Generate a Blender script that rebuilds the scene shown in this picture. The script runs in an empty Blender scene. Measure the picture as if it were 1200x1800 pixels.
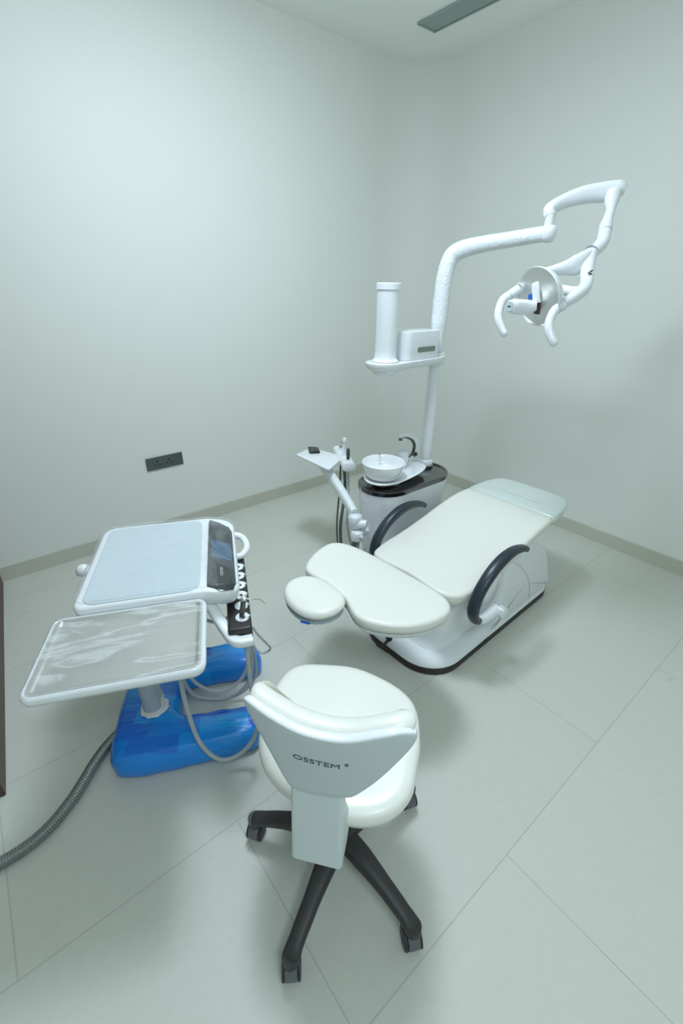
import bpy, math, random
from mathutils import Vector, Matrix
random.seed(4)
SC = bpy.context.scene
COL = SC.collection
PI = math.pi
R = math.radians

# ------------------------------------------------------------------ materials
def nmat(name):
    m = bpy.data.materials.new(name); m.use_nodes = True
    nt = m.node_tree; b = nt.nodes['Principled BSDF']
    return m, nt, b
def mat(name, col, rough=.5, metal=0, coat=0, spec=.5, bump=0, bscale=200, sheen=0):
    m, nt, b = nmat(name)
    b.inputs['Base Color'].default_value = (*col, 1)
    b.inputs['Roughness'].default_value = rough
    b.inputs['Metallic'].default_value = metal
    b.inputs['Coat Weight'].default_value = coat
    b.inputs['Coat Roughness'].default_value = .08
    b.inputs['Specular IOR Level'].default_value = spec
    N = nt.nodes; L = nt.links
    tc = N.new('ShaderNodeTexCoord')
    n = N.new('ShaderNodeTexNoise'); n.inputs['Scale'].default_value = bscale; n.inputs['Detail'].default_value = 3
    L.new(tc.outputs['Object'], n.inputs['Vector'])
    mr = N.new('ShaderNodeMapRange'); mr.inputs['To Min'].default_value = rough*.92; mr.inputs['To Max'].default_value = min(1, rough*1.08)
    L.new(n.outputs['Fac'], mr.inputs['Value']); L.new(mr.outputs['Result'], b.inputs['Roughness'])
    if bump:
        bp = N.new('ShaderNodeBump'); bp.inputs['Strength'].default_value = bump; bp.inputs['Distance'].default_value = .001
        L.new(n.outputs['Fac'], bp.inputs['Height']); L.new(bp.outputs['Normal'], b.inputs['Normal'])
    return m

def film_mat(name, tint=(.95, .97, .98), dens=.25, base=.06, scale=(6, 30, 30), rough=.12, rot=0):
    """clear crinkled plastic wrap: see-through with glossy creases"""
    m = bpy.data.materials.new(name); m.use_nodes = True
    nt = m.node_tree; N = nt.nodes; L = nt.links; N.clear()
    out = N.new('ShaderNodeOutputMaterial'); mix = N.new('ShaderNodeMixShader')
    tr = N.new('ShaderNodeBsdfTransparent'); tr.inputs['Color'].default_value = (.99, .99, .99, 1)
    pr = N.new('ShaderNodeBsdfPrincipled'); pr.inputs['Base Color'].default_value = (*tint, 1)
    pr.inputs['Roughness'].default_value = rough; pr.inputs['Specular IOR Level'].default_value = .8
    tc = N.new('ShaderNodeTexCoord'); mp = N.new('ShaderNodeMapping'); mp.inputs['Scale'].default_value = scale
    mp.inputs['Rotation'].default_value = (0, 0, rot)
    no = N.new('ShaderNodeTexNoise'); no.inputs['Scale'].default_value = 1; no.inputs['Detail'].default_value = 6
    no.inputs['Distortion'].default_value = 1.2
    L.new(tc.outputs['Object'], mp.inputs['Vector']); L.new(mp.outputs['Vector'], no.inputs['Vector'])
    # creases: thin ridges where the noise crosses .5
    s = N.new('ShaderNodeMath'); s.operation = 'SUBTRACT'; s.inputs[1].default_value = .5
    a = N.new('ShaderNodeMath'); a.operation = 'ABSOLUTE'
    mr = N.new('ShaderNodeMapRange'); mr.inputs['From Min'].default_value = 0; mr.inputs['From Max'].default_value = .05
    mr.inputs['To Min'].default_value = dens; mr.inputs['To Max'].default_value = base
    L.new(no.outputs['Fac'], s.inputs[0]); L.new(s.outputs[0], a.inputs[0]); L.new(a.outputs[0], mr.inputs['Value'])
    fr = N.new('ShaderNodeFresnel'); fr.inputs['IOR'].default_value = 1.35
    ad = N.new('ShaderNodeMath'); ad.operation = 'ADD'; ad.use_clamp = True
    fs_ = N.new('ShaderNodeMath'); fs_.operation = 'MULTIPLY'; fs_.inputs[1].default_value = .4; L.new(fr.outputs['Fac'], fs_.inputs[0])
    L.new(mr.outputs['Result'], ad.inputs[0]); L.new(fs_.outputs[0], ad.inputs[1])
    bp = N.new('ShaderNodeBump'); bp.inputs['Strength'].default_value = .5; bp.inputs['Distance'].default_value = .003
    L.new(no.outputs['Fac'], bp.inputs['Height']); L.new(bp.outputs['Normal'], pr.inputs['Normal']); L.new(bp.outputs['Normal'], fr.inputs['Normal'])
    L.new(ad.outputs[0], mix.inputs['Fac']); L.new(tr.outputs[0], mix.inputs[1]); L.new(pr.outputs[0], mix.inputs[2])
    L.new(mix.outputs[0], out.inputs['Surface'])
    return m

def wrapped_mat(name, col, crease=1.0, sc=45):
    """solid white part under clear tight plastic wrap"""
    m, nt, b = nmat(name); N = nt.nodes; L = nt.links
    b.inputs['Base Color'].default_value = (*col, 1); b.inputs['Roughness'].default_value = .35
    b.inputs['Coat Weight'].default_value = .9; b.inputs['Coat Roughness'].default_value = .12
    tc = N.new('ShaderNodeTexCoord'); no = N.new('ShaderNodeTexNoise'); no.inputs['Scale'].default_value = sc
    no.inputs['Detail'].default_value = 4; no.inputs['Distortion'].default_value = 1.5
    L.new(tc.outputs['Object'], no.inputs['Vector'])
    bp = N.new('ShaderNodeBump'); bp.inputs['Strength'].default_value = crease; bp.inputs['Distance'].default_value = .004
    L.new(no.outputs['Fac'], bp.inputs['Height']); L.new(bp.outputs['Normal'], b.inputs['Normal']); L.new(bp.outputs['Normal'], b.inputs['Coat Normal'])
    return m

M = {}
M['white'] = mat('white_plastic', (.80, .83, .84), .28, coat=.3)
M['white2'] = mat('white_enamel', (.78, .81, .83), .22, coat=.5)
M['ceramic'] = mat('white_ceramic', (.84, .87, .88), .08, coat=1)
M['shell'] = mat('grey_white_shell', (.54, .60, .605), .42, bump=.05)
M['bracket'] = mat('pale_bracket', (.62, .69, .69), .38)
M['vinyl'] = mat('cream_vinyl', (.80, .80, .725), .36, bump=.03, bscale=600, coat=.12)
M['vinyl2'] = mat('cream_vinyl_piping', (.78, .785, .70), .42)
M['footmat'] = mat('frosted_foot_mat', (.66, .73, .69), .25, coat=.3)
M['black'] = mat('black_plastic', (.018, .017, .016), .35)
M['brownblack'] = mat('dark_trim', (.022, .017, .014), .4)
M['glossblack'] = mat('gloss_black', (.012, .009, .008), .08, coat=1)
M['armpad'] = mat('black_arm_pad', (.020, .030, .042), .34, bump=.05, bscale=400)
M['stool_leg'] = mat('charcoal_nylon', (.035, .034, .034), .5, bump=.1, bscale=500)
M['wheel'] = mat('grey_wheel', (.12, .13, .14), .45)
M['chrome'] = mat('chrome', (.75, .78, .78), .15, metal=1)
M['steel'] = mat('steel', (.70, .70, .665), .30, metal=1)
M['darkmetal'] = mat('gunmetal', (.16, .17, .17), .3, metal=1)
M['hose'] = mat('grey_hose', (.42, .46, .48), .45)
M['hose_dark'] = mat('dark_grey_hose', (.10, .12, .115), .5)
M['silicone'] = mat('blue_grey_mat', (.53, .60, .63), .32, coat=.2)
M['rim'] = mat('grey_rim', (.45, .53, .56), .3)
M['plate'] = mat('outlet_plate', (.10, .125, .12), .35, metal=.4)
M['plate2'] = mat('outlet_insert', (.085, .105, .095), .5)
M['hole'] = mat('outlet_hole', (.005, .005, .005), .8)
M['vent'] = mat('vent_metal', (.34, .41, .39), .45, metal=.3)
M['lettering'] = mat('lettering', (.06, .075, .08), .5)
M['lettering_l'] = mat('lettering_light', (.55, .6, .6), .5)
M['blue'] = mat('blue_mark', (.01, .12, .55), .4)
M['brown'] = mat('brown_filament_cover', (.06, .03, .02), .4)
M['paper'] = mat('torn_paper', (.78, .80, .78), .8, bump=.3, bscale=80)
M['window'] = mat('slot_window', (.16, .22, .185), .15, coat=.5)
M['wrapw'] = wrapped_mat('wrapped_white', (.78, .82, .84))
M['clear'] = film_mat('clear_film', dens=.36, base=.10, scale=(2.2, 11, 11), rot=.35, rough=.07)
M['clear2'] = film_mat('clear_film_panel', dens=.10, base=.02, scale=(5, 3, 5), rot=-.3)
M['wood'] = mat('brown_wood', (.07, .035, .022), .45)

def wall_material():
    m, nt, b = nmat('painted_wall'); N = nt.nodes; L = nt.links
    tc = N.new('ShaderNodeTexCoord'); n = N.new('ShaderNodeTexNoise'); n.inputs['Scale'].default_value = 1.5
    L.new(tc.outputs['Object'], n.inputs['Vector'])
    r = N.new('ShaderNodeValToRGB'); r.color_ramp.elements[0].color = (.745, .765, .715, 1); r.color_ramp.elements[1].color = (.76, .78, .73, 1)
    L.new(n.outputs['Fac'], r.inputs['Fac']); L.new(r.outputs['Color'], b.inputs['Base Color'])
    b.inputs['Roughness'].default_value = .55; b.inputs['Specular IOR Level'].default_value = .35
    n2 = N.new('ShaderNodeTexNoise'); n2.inputs['Scale'].default_value = 300; L.new(tc.outputs['Object'], n2.inputs['Vector'])
    bp = N.new('ShaderNodeBump'); bp.inputs['Strength'].default_value = .06; bp.inputs['Distance'].default_value = .001
    L.new(n2.outputs['Fac'], bp.inputs['Height']); L.new(bp.outputs['Normal'], b.inputs['Normal'])
    return m
def floor_material():
    m, nt, b = nmat('floor_tiles'); N = nt.nodes; L = nt.links
    tc = N.new('ShaderNodeTexCoord'); mp = N.new('ShaderNodeMapping'); mp.inputs['Location'].default_value = (2.07+11.6, 2.54+5.8, 0)
    L.new(tc.outputs['Object'], mp.inputs['Vector'])
    br = N.new('ShaderNodeTexBrick'); br.offset = .5; br.offset_frequency = 2; br.squash = 1
    br.inputs['Scale'].default_value = 1; br.inputs['Brick Width'].default_value = 1.16; br.inputs['Row Height'].default_value = .58
    br.inputs['Mortar Size'].default_value = .0022; br.inputs['Mortar Smooth'].default_value = .3; br.inputs['Bias'].default_value = 0
    br.inputs['Color1'].default_value = (.585, .595, .530, 1); br.inputs['Color2'].default_value = (.60, .61, .543, 1)
    br.inputs['Mortar'].default_value = (.48, .48, .42, 1)
    L.new(mp.outputs['Vector'], br.inputs['Vector'])
    n = N.new('ShaderNodeTexNoise'); n.inputs['Scale'].default_value = 35; n.inputs['Detail'].default_value = 6
    L.new(tc.outputs['Object'], n.inputs['Vector'])
    mr = N.new('ShaderNodeMapRange'); mr.inputs['To Min'].default_value = .95; mr.inputs['To Max'].default_value = 1.04
    L.new(n.outputs['Fac'], mr.inputs['Value'])
    # small scuffs and dust specks
    n3 = N.new('ShaderNodeTexNoise'); n3.inputs['Scale'].default_value = 9; n3.inputs['Detail'].default_value = 10
    L.new(tc.outputs['Object'], n3.inputs['Vector'])
    m3 = N.new('ShaderNodeMapRange'); m3.inputs['From Min'].default_value = .70; m3.inputs['From Max'].default_value = .76; m3.inputs['To Min'].default_value = 1; m3.inputs['To Max'].default_value = .86
    L.new(n3.outputs['Fac'], m3.inputs['Value'])
    mu = N.new('ShaderNodeMath'); mu.operation = 'MULTIPLY'; L.new(mr.outputs['Result'], mu.inputs[0]); L.new(m3.outputs['Result'], mu.inputs[1])
    vm = N.new('ShaderNodeVectorMath'); vm.operation = 'SCALE'; L.new(br.outputs['Color'], vm.inputs[0]); L.new(mu.outputs[0], vm.inputs['Scale'])
    L.new(vm.outputs['Vector'], b.inputs['Base Color'])
    b.inputs['Roughness'].default_value = .42; b.inputs['Specular IOR Level'].default_value = .45
    bp = N.new('ShaderNodeBump'); bp.inputs['Strength'].default_value = .25; bp.inputs['Distance'].default_value = .002; bp.invert = True
    L.new(br.outputs['Fac'], bp.inputs['Height']); L.new(bp.outputs['Normal'], b.inputs['Normal'])
    return m
M['wall'] = wall_material(); M['floor'] = floor_material()
M['skirting'] = mat('skirting_tile', (.53, .53, .45), .4)
M['ceiling'] = mat('ceiling_paint', (.90, .925, .875), .8)

def blue_material():
    m, nt, b = nmat('blue_wrap'); N = nt.nodes; L = nt.links
    tc = N.new('ShaderNodeTexCoord'); mp = N.new('ShaderNodeMapping'); mp.inputs['Rotation'].default_value = (0, 0, .12); mp.inputs['Location'].default_value = (.5, .53, .5)
    L.new(tc.outputs['Object'], mp.inputs['Vector'])
    br = N.new('ShaderNodeTexBrick'); br.offset = .37; br.inputs['Scale'].default_value = 1
    br.inputs['Brick Width'].default_value = .17; br.inputs['Row Height'].default_value = .06; br.inputs['Mortar Size'].default_value = 0
    br.inputs['Color1'].default_value = (.0, .085, .60, 1); br.inputs['Color2'].default_value = (.0, .37, .88, 1); br.inputs['Bias'].default_value = 0
    n = N.new('ShaderNodeTexNoise'); n.inputs['Scale'].default_value = 14; n.inputs['Detail'].default_value = 3; n.inputs['Distortion'].default_value = 1
    L.new(tc.outputs['Object'], n.inputs['Vector'])
    ad = N.new('ShaderNodeVectorMath'); ad.operation = 'SCALE'; ad.inputs['Scale'].default_value = .02
    L.new(n.outputs['Color'], ad.inputs[0]); a2 = N.new('ShaderNodeVectorMath'); a2.operation = 'ADD'
    L.new(mp.outputs['Vector'], a2.inputs[0]); L.new(ad.outputs[0], a2.inputs[1]); L.new(a2.outputs[0], br.inputs['Vector'])
    st = N.new('ShaderNodeTexNoise'); st.inputs['Scale'].default_value = 1; st.inputs['Detail'].default_value = 5; st.inputs['Distortion'].default_value = .8
    m2 = N.new('ShaderNodeMapping'); m2.inputs['Scale'].default_value = (6, 55, 55); L.new(tc.outputs['Object'], m2.inputs['Vector']); L.new(m2.outputs[0], st.inputs['Vector'])
    mr = N.new('ShaderNodeMapRange'); mr.inputs['From Min'].default_value = .35; mr.inputs['From Max'].default_value = .75; mr.inputs['To Min'].default_value = 0; mr.inputs['To Max'].default_value = .4
    L.new(st.outputs['Fac'], mr.inputs['Value'])
    mx = N.new('ShaderNodeMix'); mx.data_type = 'RGBA'; mx.inputs['B'].default_value = (.0, .21, .80, 1)
    L.new(mr.outputs['Result'], mx.inputs['Factor']); L.new(br.outputs['Color'], mx.inputs['A']); L.new(mx.outputs['Result'], b.inputs['Base Color'])
    b.inputs['Roughness'].default_value = .3; b.inputs['Coat Weight'].default_value = .35; b.inputs['Coat Roughness'].default_value = .08
    bp = N.new('ShaderNodeBump'); bp.inputs['Strength'].default_value = .7; bp.inputs['Distance'].default_value = .005
    L.new(st.outputs['Fac'], bp.inputs['Height']); L.new(bp.outputs['Normal'], b.inputs['Normal']); L.new(bp.outputs['Normal'], b.inputs['Coat Normal'])
    return m
M['bluewrap'] = blue_material()

def screen_material():
    m, nt, b = nmat('panel_glass'); N = nt.nodes; L = nt.links
    tc = N.new('ShaderNodeTexCoord'); n = N.new('ShaderNodeTexNoise'); n.inputs['Scale'].default_value = 25; n.inputs['Detail'].default_value = 4
    L.new(tc.outputs['Object'], n.inputs['Vector'])
    r = N.new('ShaderNodeValToRGB'); r.color_ramp.elements[0].color = (.012, .016, .018, 1); r.color_ramp.elements[1].color = (.035, .045, .05, 1)
    L.new(n.outputs['Fac'], r.inputs['Fac']); L.new(r.outputs['Color'], b.inputs['Base Color'])
    b.inputs['Roughness'].default_value = .12; b.inputs['Coat Weight'].default_value = .6
    return m
M['screen'] = screen_material()
M['display'] = mat('blue_display_area', (.04, .10, .17), .15, coat=.6)

# ------------------------------------------------------------------ mesh helpers
class MB:
    def __init__(s): s.v = []; s.f = []
    def add(s, vs, fs):
        o = len(s.v); s.v += [tuple(p) for p in vs]; s.f += [tuple(i+o for i in f) for f in fs]; return s
    def build(s, name, m, parent=None, smooth=35, bevel=0, loc=None, rot=None, subsurf=0):
        me = bpy.data.meshes.new(name); me.from_pydata(s.v, [], s.f); me.validate(); me.update()
        import bmesh
        bm = bmesh.new(); bm.from_mesh(me); bmesh.ops.recalc_face_normals(bm, faces=bm.faces); bm.to_mesh(me); bm.free()
        for p in me.polygons: p.use_smooth = True
        if smooth < 180: me.set_sharp_from_angle(angle=R(smooth))
        me.materials.append(m)
        o = bpy.data.objects.new(name, me); COL.objects.link(o)
        if parent: o.parent = parent
        if loc: o.location = loc
        if rot: o.rotation_euler = rot
        if bevel:
            b = o.modifiers.new('bevel', 'BEVEL'); b.width = bevel; b.segments = 3; b.limit_method = 'ANGLE'; b.angle_limit = R(40)
        if subsurf:
            d = o.modifiers.new('sub', 'SUBSURF'); d.levels = subsurf; d.render_levels = subsurf
        return o
    def box(s, c, d, rz=0, mtx=None):
        x, y, z = d[0]/2, d[1]/2, d[2]/2
        vs = [Vector((sx*x, sy*y, sz*z)) for sz in (-1, 1) for sx, sy in ((-1, -1), (1, -1), (1, 1), (-1, 1))]
        if mtx is None: mtx = Matrix.Rotation(rz, 4, 'Z')
        vs = [mtx @ v + Vector(c) for v in vs]
        return s.add(vs, [(0, 3, 2, 1), (4, 5, 6, 7), (0, 1, 5, 4), (1, 2, 6, 5), (2, 3, 7, 6), (3, 0, 4, 7)])
    def tube(s, pts, r, n=14, caps=True, exp=2, up=None):
        """r: radius, (a,b) half sizes, or a list of either per point"""
        P = [Vector(p) for p in pts]; k = len(P)
        rs = r if isinstance(r, list) else [r]*k
        rs = [q if isinstance(q, tuple) else (q, q) for q in rs]
        T = []
        for i in range(k):
            a = P[max(0, i-1)]; b = P[min(k-1, i+1)]; T.append((b-a).normalized())
        u = Vector(up) if up else (Vector((0, 0, 1)) if abs(T[0].z) < .9 else Vector((0, 1, 0)))
        vs = []
        for i in range(k):
            if up: u = Vector(up)
            x = T[i].cross(u)
            if x.length < 1e-6: x = T[i].orthogonal()
            x.normalize(); y = x.cross(T[i]).normalized(); u = y
            for j in range(n):
                t = 2*PI*j/n; c, d = math.cos(t), math.sin(t)
                c = math.copysign(abs(c)**(2/exp), c); d = math.copysign(abs(d)**(2/exp), d)
                vs.append(P[i] + x*c*rs[i][0] + y*d*rs[i][1])
        fs = [(i*n+j, i*n+(j+1) % n, (i+1)*n+(j+1) % n, (i+1)*n+j) for i in range(k-1) for j in range(n)]
        if caps: fs += [tuple(range(n))[::-1], tuple((k-1)*n+j for j in range(n))]
        return s.add(vs, fs)
    def lathe(s, prof, n=40, c=(0, 0, 0), mtx=None):
        """prof: list of (radius, z), revolve about local z"""
        mtx = mtx or Matrix.Identity(4); vs = []; k = len(prof)
        for r, z in prof:
            for j in range(n):
                t = 2*PI*j/n; vs.append(mtx @ Vector((r*math.cos(t), r*math.sin(t), z)) + Vector(c))
        fs = [(i*n+j, i*n+(j+1) % n, (i+1)*n+(j+1) % n, (i+1)*n+j) for i in range(k-1) for j in range(n)]
        if prof[0][0] > 1e-6: fs.append(tuple(range(n))[::-1])
        if prof[-1][0] > 1e-6: fs.append(tuple((k-1)*n+j for j in range(n)))
        return s.add(vs, fs)
    def loft(s, outline, rings, fn=None, centre=None, close_bottom=True, close_top=True):
        """outline: closed list of 2D points. rings: (inset, scale, z)"""
        n = len(outline); O = [Vector((p[0], p[1])) for p in outline]
        A = sum(O[i].x*O[(i+1) % n].y-O[(i+1) % n].x*O[i].y for i in range(n))
        if A < 0: O.reverse()
        C = Vector(centre) if centre else sum(O, Vector((0, 0)))/n
        Nn = []
        for i in range(n):
            t = (O[(i+1) % n]-O[i-1]).normalized(); Nn.append(Vector((t.y, -t.x)))
        vs = []; fn = fn or (lambda x, y, z: (x, y, z))
        for ins, sc, z in rings:
            for i in range(n):
                p = C + (O[i]-Nn[i]*ins-C)*sc
                vs.append(fn(p.x, p.y, z))
        k = len(rings)
        fs = [(i*n+j, i*n+(j+1) % n, (i+1)*n+(j+1) % n, (i+1)*n+j) for i in range(k-1) for j in range(n)]
        if close_bottom:
            vs.append(fn(C.x, C.y, rings[0][2])); q = len(vs)-1; fs += [((j+1) % n, j, q) for j in range(n)]
        if close_top:
            vs.append(fn(C.x, C.y, rings[-1][2])); q = len(vs)-1; fs += [((k-1)*n+j, (k-1)*n+(j+1) % n, q) for j in range(n)]
        return s.add(vs, fs)

def smooth_closed(pts, n=6):
    P = [Vector(p) for p in pts]; k = len(P); out = []
    for i in range(k):
        a, b, c, d = P[i-1], P[i], P[(i+1) % k], P[(i+2) % k]
        for j in range(n):
            t = j/n
            out.append(.5*((2*b)+(-a+c)*t+(2*a-5*b+4*c-d)*t*t+(-a+3*b-3*c+d)*t**3))
    return out
def smooth_open(pts, n=8):
    P = [Vector(p) for p in pts]; k = len(P); out = []
    for i in range(k-1):
        a, b, c, d = P[max(0, i-1)], P[i], P[i+1], P[min(k-1, i+2)]
        if i == 0: a = b*2-c
        if i == k-2: d = c*2-b
        for j in range(n):
            t = j/n
            out.append(.5*((2*b)+(-a+c)*t+(2*a-5*b+4*c-d)*t*t+(-a+3*b-3*c+d)*t**3))
    out.append(P[-1]); return out
def lerp_list(vals, n):
    k = len(vals)-1; out = []
    for i in range(n):
        t = i/(n-1)*k; j = min(int(t), k-1); f = t-j; a, b = vals[j], vals[j+1]
        out.append(tuple(x+(y-x)*f for x, y in zip(a, b)) if isinstance(a, tuple) else a+(b-a)*f)
    return out
def rrect(x0, x1, y0, y1, r, n=8):
    out = []
    rr = r if isinstance(r, (list, tuple)) else (r,)*4   # corners: (x1,y0),(x1,y1),(x0,y1),(x0,y0)
    for (cx, cy, a0, q) in ((x1, y0, -90, rr[0]), (x1, y1, 0, rr[1]), (x0, y1, 90, rr[2]), (x0, y0, 180, rr[3])):
        ox = cx-q if cx == x1 else cx+q; oy = cy-q if cy == y1 else cy+q
        for i in range(n+1):
            a = R(a0+90*i/n); out.append((ox+q*math.cos(a), oy+q*math.sin(a)))
    return out
def densify(pts, step=.02):
    out = []; k = len(pts)
    for i in range(k):
        a = Vector(pts[i][:2]); b = Vector(pts[(i+1) % k][:2]); m = max(1, int((b-a).length/step))
        for j in range(m): out.append(a+(b-a)*j/m)
    return out
def slab_rings(z0, z1, r0=.004, r1=.004, n=4):
    """rounded-edge slab profile"""
    rg = []
    for i in range(n+1):
        a = PI/2*i/n; rg.append((r0*(1-math.sin(a)), 1, z0+r0*(1-math.cos(a))))
    for i in range(n+1):
        a = PI/2*i/n; rg.append((r1*(1-math.cos(a)), 1, z1-r1*(1-math.sin(a))))
    return rg
def thing(name, label, cat, loc=(0, 0, 0), rz=0, group=None):
    o = bpy.data.objects.new(name, None); o.empty_display_size = .1; COL.objects.link(o)
    o.location = loc; o.rotation_euler = (0, 0, rz)
    return tag(o, label, cat, group)
def tag(o, label, cat=None, group=None):
    o['label'] = label
    if cat: o['category'] = cat
    if group: o['group'] = group
    return o
def struct(o): o['kind'] = 'structure'; return o
def text(body, name, size, m, parent, mtx, extrude=.0006, bold=.0, warp=None):
    c = bpy.data.curves.new(name, 'FONT'); c.body = body; c.size = size; c.extrude = extrude; c.offset = bold
    c.align_x = 'CENTER'; c.align_y = 'CENTER'; c.resolution_u = 4
    t = bpy.data.objects.new('t', c); COL.objects.link(t)
    bpy.context.view_layer.update()
    me = bpy.data.meshes.new_from_object(t); bpy.data.objects.remove(t); bpy.data.curves.remove(c)
    me.materials.clear(); me.materials.append(m); me.name = name
    me.transform(mtx)
    if warp:
        for v in me.vertices: v.co = warp(v.co)
    o = bpy.data.objects.new(name, me); COL.objects.link(o); o.parent = parent
    return o

# ------------------------------------------------------------------ the room
H = 2.78; RC = .33
X0, Y0 = -5.6, -4.6
def wall_strip(path, z0, z1, t, name, m, seg=1):
    """vertical wall along a 2D path, thickness t to the left-hand (outer) side"""
    b = MB(); P = [Vector(p) for p in path]; k = len(P); vs = []
    for i in range(k):
        d = (P[min(k-1, i+1)]-P[max(0, i-1)]).normalized(); n = Vector((-d.y, d.x))
        q = P[i]+n*t
        vs += [(P[i].x, P[i].y, z0), (P[i].x, P[i].y, z1), (q.x, q.y, z1), (q.x, q.y, z0)]
    fs = []
    for i in range(k-1):
        a = i*4; c = a+4
        fs += [(a, c, c+1, a+1), (a+1, c+1, c+2, a+2), (a+2, c+2, c+3, a+3), (a+3, c+3, c, a)]
    fs += [(0, 1, 2, 3), (k*4-4, k*4-1, k*4-2, k*4-3)]
    return struct(b.add(vs, fs).build(name, m, smooth=30))
arc = [(-RC+RC*math.cos(a), -RC+RC*math.sin(a)) for a in [R(90-90*i/24) for i in range(25)]]
back = [(X0, 0), (-3, 0), (-1.5, 0)] + arc[:13]
right = arc[12:] + [(0, -1.5), (0, -3), (0, Y0)]
wall_strip(back, 0, H, .12, 'wall_back', M['wall'])
wall_strip(right, 0, H, .12, 'wall_right', M['wall'])
def inset(path, d):
    P = [Vector(p) for p in path]; out = []
    for i in range(len(P)):
        t = (P[min(len(P)-1, i+1)]-P[max(0, i-1)]).normalized(); out.append((P[i].x+t.y*d, P[i].y-t.x*d))
    return out
wall_strip(inset(back, .012), 0, .086, .0119, 'baseboard_back', M['skirting'])
wall_strip(inset(right, .012), 0, .086, .0119, 'baseboard_right', M['skirting'])
wall_strip([(0, Y0), (X0, Y0)], 0, H, .12, 'wall_front', M['wall'])
wall_strip([(X0, Y0), (X0, 0)], 0, H, .12, 'wall_left', M['wall'])
struct(MB().box((X0/2, Y0/2, -.05), (-X0+.4, -Y0+.4, .1)).build('floor', M['floor']))
struct(MB().box((X0/2, Y0/2, H+.05), (-X0+.4, -Y0+.4, .1)).build('ceiling', M['ceiling']))
# brown wooden partition whose foot shows as a thin strip at the left edge
dp = MB(); a = Vector((-3.104, -.03)); b_ = Vector((-3.208, -1.418)); ang = math.atan2((b_-a).y, (b_-a).x)
dd = MB().box(((a.x+b_.x)/2-.02, (a.y+b_.y)/2, 1.05), ((b_-a).length, .04, 2.1), rz=ang).build('wood_partition_1', M['wood'], bevel=.003); struct(dd)

# ------------------------------------------------------------------ air vent
vt = thing('air_vent', 'long grey slatted air vent set in the ceiling', 'vent', (-.402, -.388, H-.001))
VL = 1.3
f = MB()
for (c, d) in (((-.067, -VL/2, -.004), (.012, VL, .012)), ((.067, -VL/2, -.004), (.012, VL, .012)), ((0, -.006, -.004), (.134, .012, .012)), ((0, -VL+.006, -.004), (.134, .012, .012))): f.box(c, d)
f.build('frame', M['vent'], vt)
MB().box((0, -VL/2, .0002-.0008), (.13, VL-.02, .001)).build('backing', M['black'], vt)
f = MB()
for i in range(8):
    x = -.052+.104*i/7
    f.box((x, -VL/2, -.005), (.0085, VL-.02, .003), mtx=Matrix.Rotation(R(28), 4, 'Y'))
f.build('slat_bank', M['vent'], vt)

# ------------------------------------------------------------------ wall outlet
ou = thing('wall_outlet', 'dark grey double socket outlet plate on the back wall', 'outlet', (-2.114, 0, .488))
MB().box((0, -.005, 0), (.228, .0098, .080)).build('cover_plate', M['plate'], ou, bevel=.0015)
for sx in (-1, 1):
    s_ = MB().box((-.012+sx*.036, -.0108, 0), (.056, .002, .050)).build('socket', M['plate2'], ou, bevel=.0008)
    h = MB()
    for (dx, dz, r_) in ((0, .013, .0055), (-.013, -.009, .0042), (.013, -.009, .0042)):
        h.lathe([(r_, 0), (r_, .0012)], n=16, c=(-.012+sx*.036+dx, -.0118, dz), mtx=Matrix.Rotation(R(90), 4, 'X'))
    h.build('pin_holes', M['hole'], s_)

# ------------------------------------------------------------------ patient chair
ch = thing('dental_chair', 'reclined cream upholstered dental patient chair on a white base', 'dental chair', (-1.3, -1.727, 0), R(2.58))
def lin(x, ks):
    if x <= ks[0][0]: return ks[0][1]
    for (a, u), (b, v) in zip(ks, ks[1:]):
        if x <= b:
            t = (x-a)/(b-a); return u+(v-u)*t
    return ks[-1][1]
# base
bo = densify(rrect(-.485, .562, -.25, .235, (.12, .12, .16, .17), 10), .03)
MB().loft(bo, slab_rings(0, .034, .004, .003)).build('base_trim', M['brownblack'], ch)
MB().loft(bo, [(.006, 1, .0342), (.002, 1, .037), (.004, 1, .045), (.012, 1, .056), (.026, 1, .066), (.040, 1, .072), (.06, 1, .075), (.10, 1, .078)]).build('base_cover', mat('satin_white', (.78, .81, .82), .42), ch)
for x, w_ in ((-.11, .007), (-.093, .007), (.20, .010)): MB().box((x, -.2505, .03), (w_, .004, .020)).build('trim_clip', M['black'], ch, bevel=.001)
# rear housing: side profile swept across the width with rounded sides
prof = smooth_closed([(-.06, .050), (-.04, .10), (-.028, .20), (-.012, .33), (.018, .41), (.10, .440), (.21, .425), (.32, .372), (.41, .29), (.475, .17), (.515, .05), (.30, .037), (.05, .037)], 6)
def sweep_side(prof, y0, y1, r, n=6):
    rg = []
    for i in range(n+1):
        a = PI/2*i/n; rg.append((r*(1-math.sin(a)), 1, y0+r*(1-math.cos(a))))
    for i in range(n+1):
        a = PI/2*i/n; rg.append((r*(1-math.cos(a)), 1, y1-r*(1-math.sin(a))))
    rg[0] = (r, 1, y0); rg[-1] = (r, 1, y1)
    return [(r+.002, 1, y0)]+rg+[(r+.002, 1, y1)]
MB().loft(prof, sweep_side(prof, -.243, .228, .03), fn=lambda x, z, y: (x, y, z), centre=(.2, .2)).build('rear_housing', M['white'], ch, smooth=50)
# thin panel seam lines on the housing
seam = MB(); sp = [(.035, -.2415, .398), (.08, -.2438, .368), (.137, -.2438, .320), (.19, -.2438, .268), (.223, -.2438, .225), (.255, -.2438, .175), (.273, -.2438, .13), (.29, -.2438, .07)]
seam.tube(smooth_open(sp, 6), .0013, n=6); seam.build('panel_seam', M['rim'], ch)
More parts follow.
